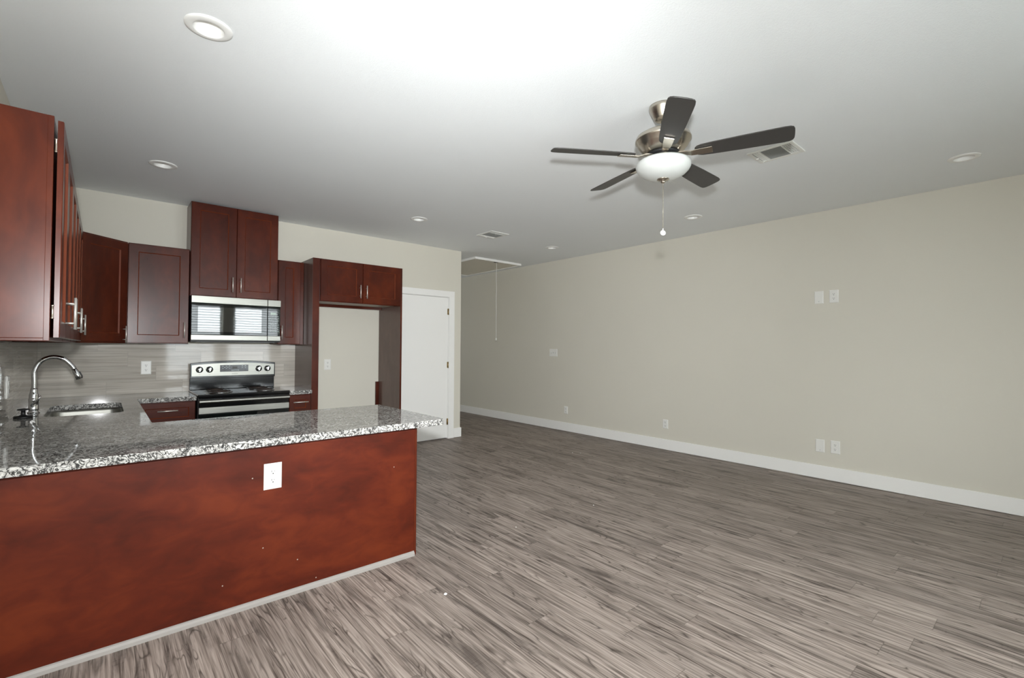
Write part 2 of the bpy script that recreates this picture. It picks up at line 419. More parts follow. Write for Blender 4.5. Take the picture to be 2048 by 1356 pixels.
# ------------------------------------------------------------------ the room
FX0, FX1, FY0, FY1 = X0-0.15, XR+0.15, YB-0.15, YH+0.15
obj('floor', MB().box(FX0, FX1, FY0, FY1, -0.06, 0), 'floor', kind='structure')
obj('wall_left', MB().box(X0-0.12, X0, YB, 0.12, 0, H), 'wall', kind='structure')
obj('wall_right', MB().box(XR, XR+0.12, YB, YH, 0, H), 'wall', kind='structure')
DX0, DX1, DZ = 1.545, 2.385, 2.182
obj('wall_kitchen', MB().box(X0, DX0, 0, 0.12, 0, H).box(DX1, XE, 0, 0.12, 0, H).box(DX0, DX1, 0, 0.12, DZ, H), 'wall', kind='structure')
obj('wall_hall', MB().box(XE-0.12, XE, 0.12, YH, 0, H), 'wall', kind='structure')
obj('wall_hall_end', MB().box(XE-0.12, XR, YH, YH+0.12, 0, 0.75).box(XE-0.12, XR, YH, YH+0.12, 2.25, H).box(XE-0.12, HW[0], YH, YH+0.12, 0.75, 2.25).box(HW[1], XR, YH, YH+0.12, 0.75, 2.25), 'wall', kind='structure')
hw = MB()
for (p, q, r, s_) in ((HW[0], HW[1], 0.75, 0.80), (HW[0], HW[1], 2.20, 2.25), (HW[0], HW[0]+0.05, 0.80, 2.20), (HW[1]-0.05, HW[1], 0.80, 2.20), (HW[0]+.05, HW[1]-.05, 1.48, 1.52)): hw.box(p, q, YH+0.04, YH+0.09, r, s_)
hw = obj('window_3', hw, 'trim', kind='structure')  # made-up window, added to frame the hall fill lamp
obj('pane', MB().box(HW[0]+0.05, HW[1]-0.05, YH+0.062, YH+0.066, 0.80, 2.20), 'pane', hw)
wb = MB().box(X0, XR, YB-0.14, YB, 0, WZ0).box(X0, XR, YB-0.14, YB, WZ1, H)
xs = [X0] + [q for w in WINS for q in w] + [XR]
for i in range(0, len(xs), 2): wb.box(xs[i], xs[i+1], YB-0.14, YB, WZ0, WZ1)
obj('wall_back', wb, 'wall', kind='structure')
for i, (a, b) in enumerate(WINS):
    zc = (WZ0+WZ1)/2
    f = MB()
    for (p, q, r, s_) in ((a, b, WZ0, WZ0+0.05), (a, b, WZ1-0.05, WZ1), (a, a+0.05, WZ0+.05, WZ1-.05), (b-0.05, b, WZ0+.05, WZ1-.05), (a+.05, b-.05, zc-0.02, zc+0.02)):
        f.box(p, q, YB-0.12, YB-0.07, r, s_)
    w = obj('window_%d' % (i+1), f, 'trim', kind='structure')
    obj('pane', MB().box(a+0.05, b-0.05, YB-0.10, YB-0.096, WZ0+0.05, WZ1-0.05), 'pane', w)
    bl = MB().box(a+0.01, b-0.01, YB-0.06, YB-0.015, WZ1-0.05, WZ1-0.005)
    z = WZ1-0.08
    while z > WZ0+0.05:
        bl.obox(((a+b)/2, YB-0.038, z), (1, 0, 0), (0, 0.90, -0.436), (0, 0.436, 0.90), b-a-0.03, 0.052, 0.0025); z -= 0.060
    bl.box(a+0.012, b-0.012, YB-0.055, YB-0.02, WZ0+0.012, WZ0+0.04)
    obj('blind_slat', bl, 'blind', w)

BBH = 0.146
obj('baseboard_right', MB().box(XR-0.016, XR, YB, YH, 0.004, BBH), 'trim', bevel=0.003, kind='structure')
obj('baseboard_kitchen', MB().box(2.478, XE+0.016, -0.016, 0, 0.004, BBH).box(XE, XE+0.016, 0, YH, 0.004, BBH), 'trim', bevel=0.003, kind='structure')
# white door by the fridge recess, with flat casing
CY = -0.019
obj('trim_1', MB().box(2.377, 2.475, CY, 0, 0, 2.175).box(1.455, 2.475, CY, 0, 2.175, 2.265).box(1.455, 1.553, CY, 0, 0, 2.175)
    .box(DX1-0.012, DX1, 0, 0.12, 0, DZ).box(DX0, DX0+0.012, 0, 0.12, 0, DZ).box(DX0, DX1, 0, 0.12, DZ-0.012, DZ), 'trim', bevel=0.002, kind='structure')
d1 = obj('door_1', MB().box(DX0+0.015, DX1-0.016, 0.003, 0.042, 0.014, DZ-0.016), 'door', bevel=0.002, kind='structure')
d1['label'] = 'flat white door in a white casing beside the fridge recess'
for z in (1.95, 1.13, 0.26):
    hb = MB().lathe((DX1-0.012, -0.004, z-0.048), [(0.0065, 0), (0.0065, 0.096)], seg=12).box(DX1-0.03, DX1-0.012, 0.0, 0.004, z-0.046, z+0.046)
    h_ = obj('hinge', hb, 'brass', d1); h_['label'] = 'brass hinge'

# ------------------------------------------------------------------ cabinets
def bar_handle(mb, c, a, n, ln=0.158, off=0.034, r=0.0058):
    """bar pull: c on the door face, a = bar direction, n = outward"""
    c, a, n = V(c), V(a).normalized(), V(n).normalized()
    mb.tube([c+n*off-a*ln/2, c+n*off+a*ln/2], r, 12)
    for k in (-1, 1): mb.tube([c+a*k*ln*0.31, c+a*k*ln*0.31+n*(off-0.001)], r*0.8, 10)
    return mb
def door(root, c, a, n, w, h, handle, mat='wood', st=0.075):
    """c = centre of back face; handle = (offset along a, offset z, direction) from the door centre or None"""
    d = obj('door' if h > 0.24 else 'drawer', MB().shaker(c, a, n, w, h, st=st), mat, root)
    if handle:
        du, dz, dr = handle
        hc = V(c)+V(a)*du+V((0, 0, dz))+V(n)*0.02
        q = obj('handle', bar_handle(MB(), hc, dr, n), 'satin', d); q['label'] = 'brushed nickel bar handle'
    return d
ZV = (0, 0, 1)
UB, UT = 1.4247, 2.393       # underside and top of the wall cabinets
# --- run of wall cabinets over the sink (facing +x)
FXL = -1.826
edges = [-3.325, -2.43, -1.535, -0.642]
names = ['cherry double wall cabinet whose bare end panel faces the room, over the peninsula',
         'cherry double wall cabinet over the sink, middle one of its run on the faucet wall',
         'cherry double wall cabinet beside the angled corner cabinet, above the faucet wall']
for k in range(3):
    y0, y1 = edges[k]+0.001, edges[k+1]-0.001
    t = thing('wall_cabinet', (X0, (y0+y1)/2, UB), names[k], 'cabinet', 'wall cabinets over the sink')
    b = MB().box(X0+0.002, FXL, y0, y1, UB+0.012, UT)
    b.box(X0+0.002, FXL-0.0, y0, y0+0.018, UB, UB+0.012).box(X0+0.002, FXL, y1-0.018, y1, UB, UB+0.012).box(FXL-0.022, FXL, y0+0.018, y1-0.018, UB, UB+0.012)
    obj('carcass', b, 'wood', t, 0.0015)
    for ya, yb in ((y0-0.0006, y0+0.038), (y1-0.038, y1+0.0006)): obj('stile', MB().box(FXL-0.020, FXL+0.0008, ya, yb, UB, UT+0.0006), 'wood', t, 0.002)
    w = (y1-y0)/2-0.006
    for q, sg in ((0.25, 1), (0.75, -1)):
        yc = y0+(y1-y0)*q
        d = door(t, (FXL+0.012, yc, (UB+UT)/2), (0, 1, 0), (1, 0, 0), w, UT-UB-0.03, (sg*(w/2-0.035), -(UT-UB-0.03)/2+0.125, ZV))
        if k == 0 and q == 0.25:
            for z in (UB+0.125, UT-0.125):
                hg = MB().lathe((FXL+0.008, y0+0.003, z-0.03), [(0.004, 0), (0.006, 0.003), (0.004, 0.006), (0.004, 0.054), (0.006, 0.057), (0.004, 0.06)], seg=12)
                h_ = obj('hinge', hg, 'nickel', d); h_['label'] = 'nickel hinge barrel'
# --- angled corner cabinet
t = thing('corner_wall_cabinet', (X0+0.3, -0.3, UB), 'dark cherry corner wall cabinet set at an angle between the two runs', 'cabinet')
ax_, ay_ = FXL+0.0, -0.640; bx_, by_ = -1.485, -0.318
pg = [(X0+0.002, -0.002, UB), (X0+0.002, ay_, UB), (ax_, ay_, UB), (bx_, by_, UB), (bx_, -0.002, UB)]
obj('carcass', MB().prism(pg, (0, 0, UT-UB)), 'wood', t, 0.0015)
da = V((bx_-ax_, by_-ay_, 0)); L = da.length; da.normalize(); dn = V((da.y, -da.x, 0))
door(t, V(((ax_+bx_)/2, (ay_+by_)/2, (UB+UT)/2))+dn*0.002, da, dn, L-0.03, UT-UB-0.03, (L/2-0.055, -0.40, ZV))
# --- single wall cabinet beside the microwave
FY = -0.316
def wall_cab(name, x0, x1, z0, z1, fy, label, doors, group=None, mat='wood', yback=-0.002):
    t = thing(name, ((x0+x1)/2, yback, z0), label, 'cabinet', group)
    obj('carcass', MB().box(x0, x1, fy, yback, z0+0.012, z1).box(x0, x0+0.018, fy, yback, z0, z0+0.012).box(x1-0.018, x1, fy, yback, z0, z0+0.012)
        .box(x0+0.018, x1-0.018, fy, fy+0.022, z0, z0+0.012), mat, t, 0.0015)
    n = len(doors)
    for i, hs in enumerate(doors):
        w = (x1-x0)/n
        dw = w-0.005
        xc = x0+w*(i+0.5)
        door(t, (xc, fy-0.001, (z0+z1)/2), (1, 0, 0), (0, -1, 0), dw, z1-z0-0.012, (hs*(dw/2-0.036), -(z1-z0-0.012)/2+0.130, ZV))
    return t
wall_cab('wall_cabinet', -1.481, -0.992, UB, UT, FY, 'cherry single-door wall cabinet with a pale sheen, between corner cabinet and microwave', [1])
wall_cab('tall_wall_cabinet', -0.985, -0.155, 1.922, 2.897, FY, 'tall two-door cherry cabinet above the microwave, reaching up to the ceiling', [1, -1])
wall_cab('narrow_wall_cabinet', -0.151, 0.096, UB, UT, FY, 'narrow one-door cherry wall cabinet between microwave and fridge recess', [-1])
tag(obj('filler_strip', MB().box(0.098, 0.134, FY+0.004, FY+0.022, UB, UT), 'wood', base=(0.116, FY, UB), bevel=0.001),
    'slim vertical cherry filler strip between narrow wall cabinet and fridge panel', 'filler strip')
# --- fridge recess
FYF = -0.62
tag(obj('refrigerator_gable', MB().box(0.137, 0.160, FYF+0.012, -0.002, 0, 2.415).box(0.137, 0.212, FYF, FYF+0.012, 0, 2.415), 'gable', base=(0.15, -0.3, 0), bevel=0.0015),
    'full-height cherry gable board standing between the range counter and the fridge recess', 'cabinet side')
tag(obj('refrigerator_gable', MB().box(1.232, 1.256, FYF, -0.002, 0, 2.415), 'gable', base=(1.244, -0.3, 0), bevel=0.0015),
    'full-height cherry gable board standing between fridge recess and white door', 'cabinet side')
fs = obj('face_strip', MB().box(0.1375, 0.2115, FYF-0.003, FYF, 0, 2.415), 'wood', bpy.data.objects['refrigerator_gable'], 0.001)
fs = obj('face_strip', MB().box(1.2325, 1.2555, FYF-0.003, FYF, 0, 2.415), 'wood', bpy.data.objects['refrigerator_gable.001'], 0.001)
t = thing('fridge_top_cabinet', (0.72, -0.3, 1.923), 'short two-door cherry cabinet bridging the empty fridge recess', 'cabinet')
obj('carcass', MB().box(0.214, 1.230, FYF, -0.002, 1.945, 2.415).box(0.214, 1.230, FYF, FYF+0.02, 1.923, 1.945), 'wood', t, 0.0015)
ub = obj('bottom_board', MB().box(0.216, 1.228, FYF+0.022, -0.13, 1.937, 1.9445), 'bottomply', t); ub['label'] = 'pale unfinished underside board'
obj('hanging_rail', MB().box(0.216, 1.228, -0.09, -0.002, 1.905, 1.9445), 'wood', t)
for i, hs in enumerate((1, -1)):
    w = 0.505; door(t, (0.214+w*(i+0.5)+0.003, FYF-0.001, 2.170), (1, 0, 0), (0, -1, 0), w-0.005, 0.480, (hs*(w/2-0.040), -0.105, ZV))
tag(obj('wood_cleat', MB().box(1.186, 1.231, -0.026, -0.001, 0, 0.925), 'woodh', base=(1.21, -0.013, 0), bevel=0.002),
    'short dark wood cleat standing against the wall in the fridge recess corner', 'wood strip')

# --- base cabinets
def open_box(x0, x1, y0, y1, z0, z1, th=0.018):
    return MB().box(x0, x0+th, y0, y1, z0, z1).box(x1-th, x1, y0, y1, z0, z1).box(x0+th, x1-th, y0, y0+th, z0, z1).box(x0+th, x1-th, y1-th, y1, z0, z1).box(x0+th, x1-th, y0+th, y1-th, z0, z0+th)
CB = 0.873    # underside of the granite
def base_cab(x0, x1, label):
    t = thing('base_cabinet', ((x0+x1)/2, -0.3, 0), label, 'cabinet', 'base cabinets either side of the range')
    obj('carcass', open_box(x0, x1, -0.608, -0.004, 0.10, CB), 'wood', t, 0.001)
    obj('toe_kick', MB().box(x0, x1, -0.54, -0.52, 0, 0.10), 'wood', t)
    w = x1-x0-0.006; xc = (x0+x1)/2
    door(t, (xc, -0.609, 0.765), (1, 0, 0), (0, -1, 0), w, 0.195, (0, 0.022, (1, 0, 0)), 'woodh', st=0.05)
    door(t, (xc, -0.609, 0.382), (1, 0, 0), (0, -1, 0), w, 0.55, (w/2-0.04, 0.18, ZV))
    return t
base_cab(-1.402, -0.957, 'cherry base cabinet with a drawer, under the granite corner beside the range')
base_cab(-0.098, 0.133, 'narrow cherry base cabinet with a drawer, between range and fridge recess')
t = thing('sink_base_cabinet', (-1.75, -1.25, 0), 'cherry base cabinet under the stainless sink, below the granite by the wall', 'cabinet')
obj('carcass', open_box(X0+0.004, -1.455, -2.40, -0.64, 0.10, CB), 'wood', t, 0.001)
obj('toe_kick', MB().box(-1.53, -1.51, -2.40, -0.64, 0, 0.10), 'wood', t)
for i in range(4):
    w = 1.76/4; yc = -2.40+w*(i+0.5)
    door(t, (-1.454, yc, 0.44), (0, 1, 0), (1, 0, 0), w-0.006, 0.66, ((0.17 if i % 2 == 0 else -0.17), 0.24, ZV))

# --- peninsula
PY, PX = -3.283, -0.028
t = thing('peninsula_cabinet', (-1.07, -2.9, 0), 'long peninsula base faced with red-brown cherry plywood, standing on the plank floor', 'cabinet')
obj('carcass', open_box(X0+0.004, PX-0.02, PY+0.013, -2.46, 0.10, CB), 'wood', t)
obj('back_panel', MB().box(X0+0.003, PX-0.012, PY, PY+0.012, 0.0, CB), 'panel', t)
obj('end_panel', MB().box(PX-0.019, PX-0.001, PY+0.013, -2.46, 0.0, CB), 'wood', t, 0.001)
obj('corner_trim', MB().box(PX-0.014, PX+0.002, PY-0.004, PY+0.012, 0.0, CB), 'wood', t, 0.004, 3)
qr = obj('quarter_round', MB().prism([(X0+0.003, PY, 0.0), (X0+0.003, PY-0.016, 0.0), (X0+0.003, PY-0.014, 0.016), (X0+0.003, PY-0.007, 0.026), (X0+0.003, PY, 0.030)], (PX-0.014-X0-0.003, 0, 0)), 'base', t)
qr['label'] = 'pale grey quarter round moulding along the floor'
def ray_to(px, py, axis, val):
    d = fw + rv*((px-1024)/F_PX) - uv*((py-678)/F_PX)
    return CAM + d*((val-CAM[axis])/d[axis])
for (px, py) in ((505, 957), (526, 1096), (595, 1119), (594, 1177), (445, 1172), (632, 1155), (788, 934)):
    p = ray_to(px, py, 1, PY)
    nl = obj('nail_head', MB().lathe((p.x, PY, p.z), [(0.0, 0.0008), (0.003, 0.0006), (0.0035, 0)], axis=(0, -1, 0), seg=10), 'bottomply', t)
t2 = t
# ------------------------------------------------------------------ granite
def rounded(pts, rad, n=6):
    out = []
    for i, p in enumerate(pts):
        r = rad[i] if isinstance(rad, (list, tuple)) else rad
        p = V(p); a = V(pts[i-1])-p; b = V(pts[(i+1) % len(pts)])-p
        if r <= 0: out.append(p); continue
        a.normalize(); b.normalize()
        ang = a.angle(b); d = r/math.tan(ang/2); c = p+(a+b).normalized()*(r/math.sin(ang/2))
        s0 = p+a*d-c; s1 = p+b*d-c
        th = s0.angle(s1); axs = s0.cross(s1).normalized()
        for k in range(n+1): out.append(c+Matrix.Rotation(th*k/n, 3, axs) @ s0)
    return out
def slab(name, outline, holes, z0, z1, mat, bevel, base):
    bm = bmesh.new(); es = []
    for lp in [outline]+holes:
        vs = [bm.verts.new((p.x-base[0], p.y-base[1], z1-base[2])) for p in lp]
        for i in range(len(vs)): es.append(bm.edges.new((vs[i], vs[(i+1) % len(vs)])))
    bmesh.ops.triangle_fill(bm, use_beauty=True, use_dissolve=False, edges=es)
    top = list(bm.faces)
    ex = bmesh.ops.extrude_face_region(bm, geom=top)
    for v in [g for g in ex['geom'] if isinstance(g, bmesh.types.BMVert)]: v.co.z -= (z1-z0)
    bmesh.ops.recalc_face_normals(bm, faces=bm.faces)
    me = bpy.data.meshes.new(name); bm.to_mesh(me); bm.free(); me.materials.append(M[mat])
    o = bpy.data.objects.new(name, me); COL.objects.link(o); o.location = base
    if bevel:
        m = o.modifiers.new('edge', 'BEVEL'); m.width = bevel; m.segments = 3; m.limit_method = 'ANGLE'; m.angle_limit = math.radians(60)
    return o
CT = 0.914
SX0, SX1, SY0, SY1 = -1.955, -1.525, -1.64, -0.845
sink_hole = rounded([(SX0, SY0, 0), (SX1, SY0, 0), (SX1, SY1, 0), (SX0, SY1, 0)], 0.07)
outl = rounded([(X0+0.003, -0.003, 0), (X0+0.003, -3.381, 0), (0.133, -3.381, 0), (0.133, -2.358, 0), (-1.408, -2.358, 0), (-1.408, -0.652, 0), (-0.952, -0.652, 0), (-0.952, -0.003, 0)],
               [0, 0, 0.025, 0.012, 0.015, 0.015, 0.006, 0])
tag(slab('granite_countertop', outl, [sink_hole], CT-0.040, CT, 'granite', 0.010, (-1.2, -1.8, CT)),
    'large black and white speckled granite countertop running from range round the sink to the peninsula', 'countertop')
outl = rounded([(-0.100, -0.003, 0), (-0.100, -0.652, 0), (0.1365, -0.652, 0), (0.1365, -0.003, 0)], 0.003)
tag(slab('granite_countertop', outl, [], CT-0.040, CT, 'granite', 0.008, (0.02, -0.33, CT)),
    'small speckled granite countertop between the range and the fridge recess', 'countertop')
# ------------------------------------------------------------------ backsplash
tag(obj('tile_backsplash', MB().box(X0+0.011, 0.1365, -0.010, -0.0005, CT+0.001, UB-0.002), 'tilex', base=(-1.0, 0, CT)),
    'glossy grey striated tile backsplash on the wall behind the range', 'backsplash')
tag(obj('tile_backsplash', MB().box(X0+0.0005, X0+0.010, -3.381, -0.0005, CT+0.001, UB-0.002), 'tiley', base=(X0, -1.7, CT)),
    'glossy grey striated tile backsplash on the wall behind the faucet', 'backsplash')
# ------------------------------------------------------------------ sink
t = thing('kitchen_sink', (-1.74, -1.24, CT-0.04), 'stainless undermount sink set in the granite below the arched faucet', 'sink')
b = MB()
n = len(sink_hole); c0 = V(((SX0+SX1)/2, (SY0+SY1)/2, 0))
def loop(k, z): return [c0+(p-c0)*k+V((0, 0, z)) for p in sink_hole]
zt = CT-0.0405
loops = [loop(1.10, zt-0.004), loop(1.10, zt), loop(0.995, zt), loop(0.975, zt-0.02), loop(0.955, zt-0.15), loop(0.90, zt-0.185), loop(0.70, zt-0.195), loop(0.15, zt-0.20)]
for lp in loops: b.v += lp
for k in range(len(loops)-1):
    for i in range(n):
        j = (i+1) % n; b.f.append([k*n+i, k*n+j, (k+1)*n+j, (k+1)*n+i]); b.sm.append(k > 1)
b.f.append([(len(loops)-1)*n+i for i in range(n)]); b.sm.append(False)
obj('basin', b, 'sinksteel', t)
obj('drain', MB().lathe((c0.x, c0.y, zt-0.2), [(0.045, 0), (0.045, 0.004), (0.035, 0.005), (0.0, 0.001)], seg=24), 'chrome', t)
# ------------------------------------------------------------------ faucet
fx, fy = -2.022, -1.30
t = thing('kitchen_faucet', (fx, fy, CT), 'chrome gooseneck pull-down faucet arching over the stainless sink', 'faucet')
obj('faucet_body', MB().lathe((fx, fy, CT+0.0005), [(0.033, 0), (0.033, 0.006), (0.027, 0.010), (0.026, 0.022), (0.029, 0.024), (0.029, 0.030), (0.028, 0.034), (0.028, 0.080), (0.030, 0.088), (0.030, 0.098), (0.027, 0.106), (0.026, 0.126), (0.027, 0.132), (0.023, 0.140), (0.020, 0.162), (0.021, 0.168), (0.0160, 0.178)], seg=32), 'chrome', t)
ctl = [(-2.022, 1.06), (-2.022, 1.14), (-2.021, 1.215), (-1.992, 1.284), (-1.934, 1.316), (-1.872, 1.302), (-1.826, 1.252), (-1.812, 1.226)]
pts = []
for k in range(len(ctl)-1):          # smooth curve through the control points
    p0, p1, p2, p3 = (V((*ctl[min(max(k+o, 0), len(ctl)-1)], 0)) for o in (-1, 0, 1, 2))
    for m_ in range(6):
        u_ = m_/6
        q = 0.5*((2*p1)+(p2-p0)*u_+(2*p0-5*p1+4*p2-p3)*u_**2+(3*p1-p0-3*p2+p3)*u_**3); pts.append((q.x, fy, q.y))
pts.append((ctl[-1][0], fy, ctl[-1][1]))
obj('spout', MB().tube(pts, 0.0150, 20), 'chrome', t)
e = V(pts[-1]); dd = V((0.40, 0, -0.92)).normalized()
obj('spray_head', MB().tube([e-dd*0.002, e+dd*0.012, e+dd*0.016, e+dd*0.05, e+dd*0.082], [0.0145, 0.0155, 0.018, 0.0195, 0.021], 18), 'chrome', t)
bt = obj('spray_button', MB().obox(e+dd*0.05+V((0.02, 0, 0.006)), dd, (0, 1, 0), dd.cross(V((0, 1, 0))), 0.045, 0.016, 0.006), 'rubber', t, 0.002)
bt['label'] = 'black rubber spray button'
hd = MB().tube([(fx, fy-0.02, CT+0.06), (fx, fy-0.052, CT+0.06)], [0.016, 0.014], 16).tube([(fx, fy-0.045, CT+0.062), (fx+0.025, fy-0.062, CT+0.10), (fx+0.04, fy-0.07, CT+0.125)], [0.007, 0.006, 0.005], 10)
obj('handle', hd, 'chrome', t)
# ------------------------------------------------------------------ sink stopper
tag(obj('sink_stopper', MB().lathe((-2.048, -1.60, CT+0.0005), [(0.047, 0), (0.048, 0.006), (0.044, 0.014), (0.022, 0.017), (0.012, 0.022), (0.011, 0.050), (0.030, 0.054), (0.031, 0.060), (0.012, 0.063), (0, 0.064)], seg=28), 'rubber', base=(-2.048, -1.60, CT)),
    'small black rubber sink stopper lying on the granite behind the faucet base', 'sink stopper')

# ------------------------------------------------------------------ range
RX0, RX1 = -0.944, -0.112
rc = (RX0+RX1)/2
t = thing('electric_range', (rc, -0.35, 0), 'stainless and black electric coil range standing between the granite counters', 'range')
obj('body', MB().box(RX0, RX1, -0.655, -0.015, 0.03, 0.895), 'blackmat', t, 0.003)
obj('storage_drawer', MB().box(RX0+0.006, RX1-0.006, -0.685, -0.656, 0.06, 0.235), 'steel', t, 0.004)
ck = obj('cooktop', MB().box(RX0-0.004, RX1+0.004, -0.692, -0.012, 0.896, 0.927), 'black', t, 0.008, 3)
od = obj('oven_door', MB().box(RX0+0.004, RX1-0.004, -0.692, -0.657, 0.245, 0.735), 'glass', t, 0.004)
obj('door_trim', MB().box(RX0+0.004, RX1-0.004, -0.694, -0.657, 0.737, 0.800), 'steel', od, 0.003)
obj('vent_gap', MB().box(RX0+0.004, RX1-0.004, -0.680, -0.657, 0.802, 0.893), 'black', t)
hd = MB()
hp = [(RX0+0.006, -0.702, 0.838), (RX1-0.006, -0.702, 0.838)]
hd.prism([(RX0+0.004, -0.69, 0.842), (RX0+0.004, -0.716, 0.844), (RX0+0.004, -0.726, 0.856), (RX0+0.004, -0.722, 0.870), (RX0+0.004, -0.708, 0.877), (RX0+0.004, -0.69, 0.877)], (RX1-RX0-0.008, 0, 0))
obj('handle', hd, 'steel', od, 0.003)
for sx in (RX0+0.02, RX1-0.02): obj('handle_bracket', MB().box(sx-0.012, sx+0.012, -0.70, -0.66, 0.845, 0.872), 'black', od, 0.002)
for bx, by, br in ((-0.735, -0.205, 0.078), (-0.315, -0.205, 0.098), (-0.735, -0.475, 0.098), (-0.315, -0.475, 0.078)):
    zz = 0.9275
    dp = obj('drip_pan', MB().lathe((bx, by, zz), [(br+0.026, 0.0), (br+0.024, 0.004), (br+0.012, 0.005), (br, -0.0005), (0.02, -0.0005)], seg=36), 'chrome', t)
    pts = []
    turns = 4
    for k in range(turns*28+1):
        q = 2*PI*k/28; rr = 0.018+(br-0.022)*k/(turns*28); pts.append((bx+rr*math.cos(q), by+rr*math.sin(q), zz+0.011))
    obj('coil', MB().tube(pts, 0.0055, 8), 'coil', dp)
bg = MB().box(RX0, RX1, -0.065, -0.015, 0.928, 1.055)
bgo = obj('backguard', bg, 'black', t, 0.003)
top = []
N = 14
for k in range(N+1):
    q = k/N; top.append((RX0+(RX1-RX0)*q, -0.014, 1.214+0.026*(1-(2*q-1)**2)))
poly = [(RX0, -0.014, 1.050), (RX1, -0.014, 1.050)] + top[::-1]
hdm = obj('backguard_head', MB().prism(poly, (0, -0.088, 0)), 'black', bgo, 0.004)
tp = [(RX0+0.012+(RX1-RX0-0.024)*k/N, -0.1025, 1.194+0.022*(1-(2*k/N-1)**2)) for k in range(N+1)]
face = obj('control_face', MB().prism([(RX0+0.012, -0.1025, 1.076), (RX1-0.012, -0.1025, 1.076)]+tp[::-1], (0, -0.004, 0)), 'steel', bgo)
FYR = -0.1065
for kx in (-0.862, -0.770, -0.287, -0.196):
    z = 1.146
    kb = obj('knob', MB().lathe((kx, FYR, z), [(0.029, 0), (0.029, 0.004), (0.024, 0.006), (0.022, 0.022), (0.018, 0.026), (0, 0.026)], axis=(0, -1, 0), seg=28)
             .obox((kx+0.003, FYR-0.028, z), (0.25, 0, 0.968), (0.968, 0, -0.25), (0, 1, 0), 0.040, 0.010, 0.012), 'chrome', bgo)
    rg = obj('knob_bezel', MB().lathe((kx, FYR-0.0003, z), [(0.034, 0), (0.034, 0.002), (0.029, 0.003), (0.0, 0.003)], axis=(0, -1, 0), seg=28), 'black', bgo)
    obj('knob_mark', MB().box(kx-0.006, kx+0.006, FYR-0.0006, FYR, 1.0925, 1.0955), 'ink', bgo)
ds = obj('display', MB().box(-0.672, -0.394, FYR-0.003, FYR, 1.118, 1.192), 'display', bgo, 0.001)
for gx, gz in ((-0.645, 1.178), (-0.645, 1.155), (-0.627, 1.167), (-0.612, 1.178), (-0.612, 1.155), (-0.597, 1.167), (-0.58, 1.180), (-0.58, 1.155), (-0.455, 1.180), (-0.455, 1.160), (-0.424, 1.180), (-0.424, 1.158)):
    obj('key', MB().box(gx-0.005, gx+0.005, FYR-0.0036, FYR-0.0029, gz-0.003, gz+0.003), 'legend', bgo)
for k in range(9): obj('key_mark', MB().box(-0.562+k*0.0085, -0.5575+k*0.0085, FYR-0.0036, FYR-0.0029, 1.127, 1.138), 'legend', bgo)
obj('clock_window', MB().box(-0.552, -0.505, FYR-0.0036, FYR-0.0029, 1.150, 1.176), 'ink', bgo)
br_ = MB()
for k in range(7): br_.box(-0.557+k*0.0085, -0.5515+k*0.0085, FYR-0.0006, FYR, 1.0915, 1.0975)
obj('maker_lettering', br_, 'ink', bgo)
# ------------------------------------------------------------------ microwave
MX0, MX1, MZ0, MZ1, MY = -0.981, -0.138, 1.463, 1.918, -0.395
MS = -0.272
t = thing('microwave_oven', ((MX0+MX1)/2, -0.2, MZ0), 'over-the-range microwave with black glass door between stainless strips', 'microwave')
obj('body', MB().box(MX0, MX1, MY+0.012, -0.012, MZ0-0.018, MZ1), 'blackmat', t, 0.002)
md = obj('door', MB().box(MX0, MS-0.003, MY-0.012, MY+0.011, MZ0+0.055, MZ1-0.074), 'glass', t, 0.004)
obj('window', MB().box(MX0+0.055, MS-0.060, MY-0.0145, MY-0.0115, MZ0+0.085, MZ1-0.11), 'doorglass', md, 0.002)
for (a, b) in ((MX0, MS-0.003), (MS+0.001, MX1)):
    obj('top_strip', MB().box(a, b, MY-0.015, MY+0.011, MZ1-0.073, MZ1), 'steel', t, 0.003)
    obj('bottom_strip', MB().box(a, b, MY-0.015, MY+0.011, MZ0, MZ0+0.054), 'steel', t, 0.003)
cp = obj('control_panel', MB().box(MS+0.001, MX1-0.004, MY-0.011, MY+0.011, MZ0+0.055, MZ1-0.074), 'glass', t, 0.002)
obj('display', MB().box(-0.244, -0.186, MY-0.0118, MY-0.0108, 1.752, 1.779), 'lcd', cp)
random.seed(3)
for r in range(8):
    for k in range(4):
        w = random.uniform(0.008, 0.019); x = -0.252+k*0.026; z = 1.735-r*0.0235
        obj('key', MB().box(x, x+w, MY-0.0118, MY-0.0108, z-0.003, z+0.003), 'legend', cp)
obj('underside_grille', MB().box(MX0+0.05, MX1-0.05, -0.36, -0.10, MZ0-0.021, MZ0-0.0175), 'black', t)

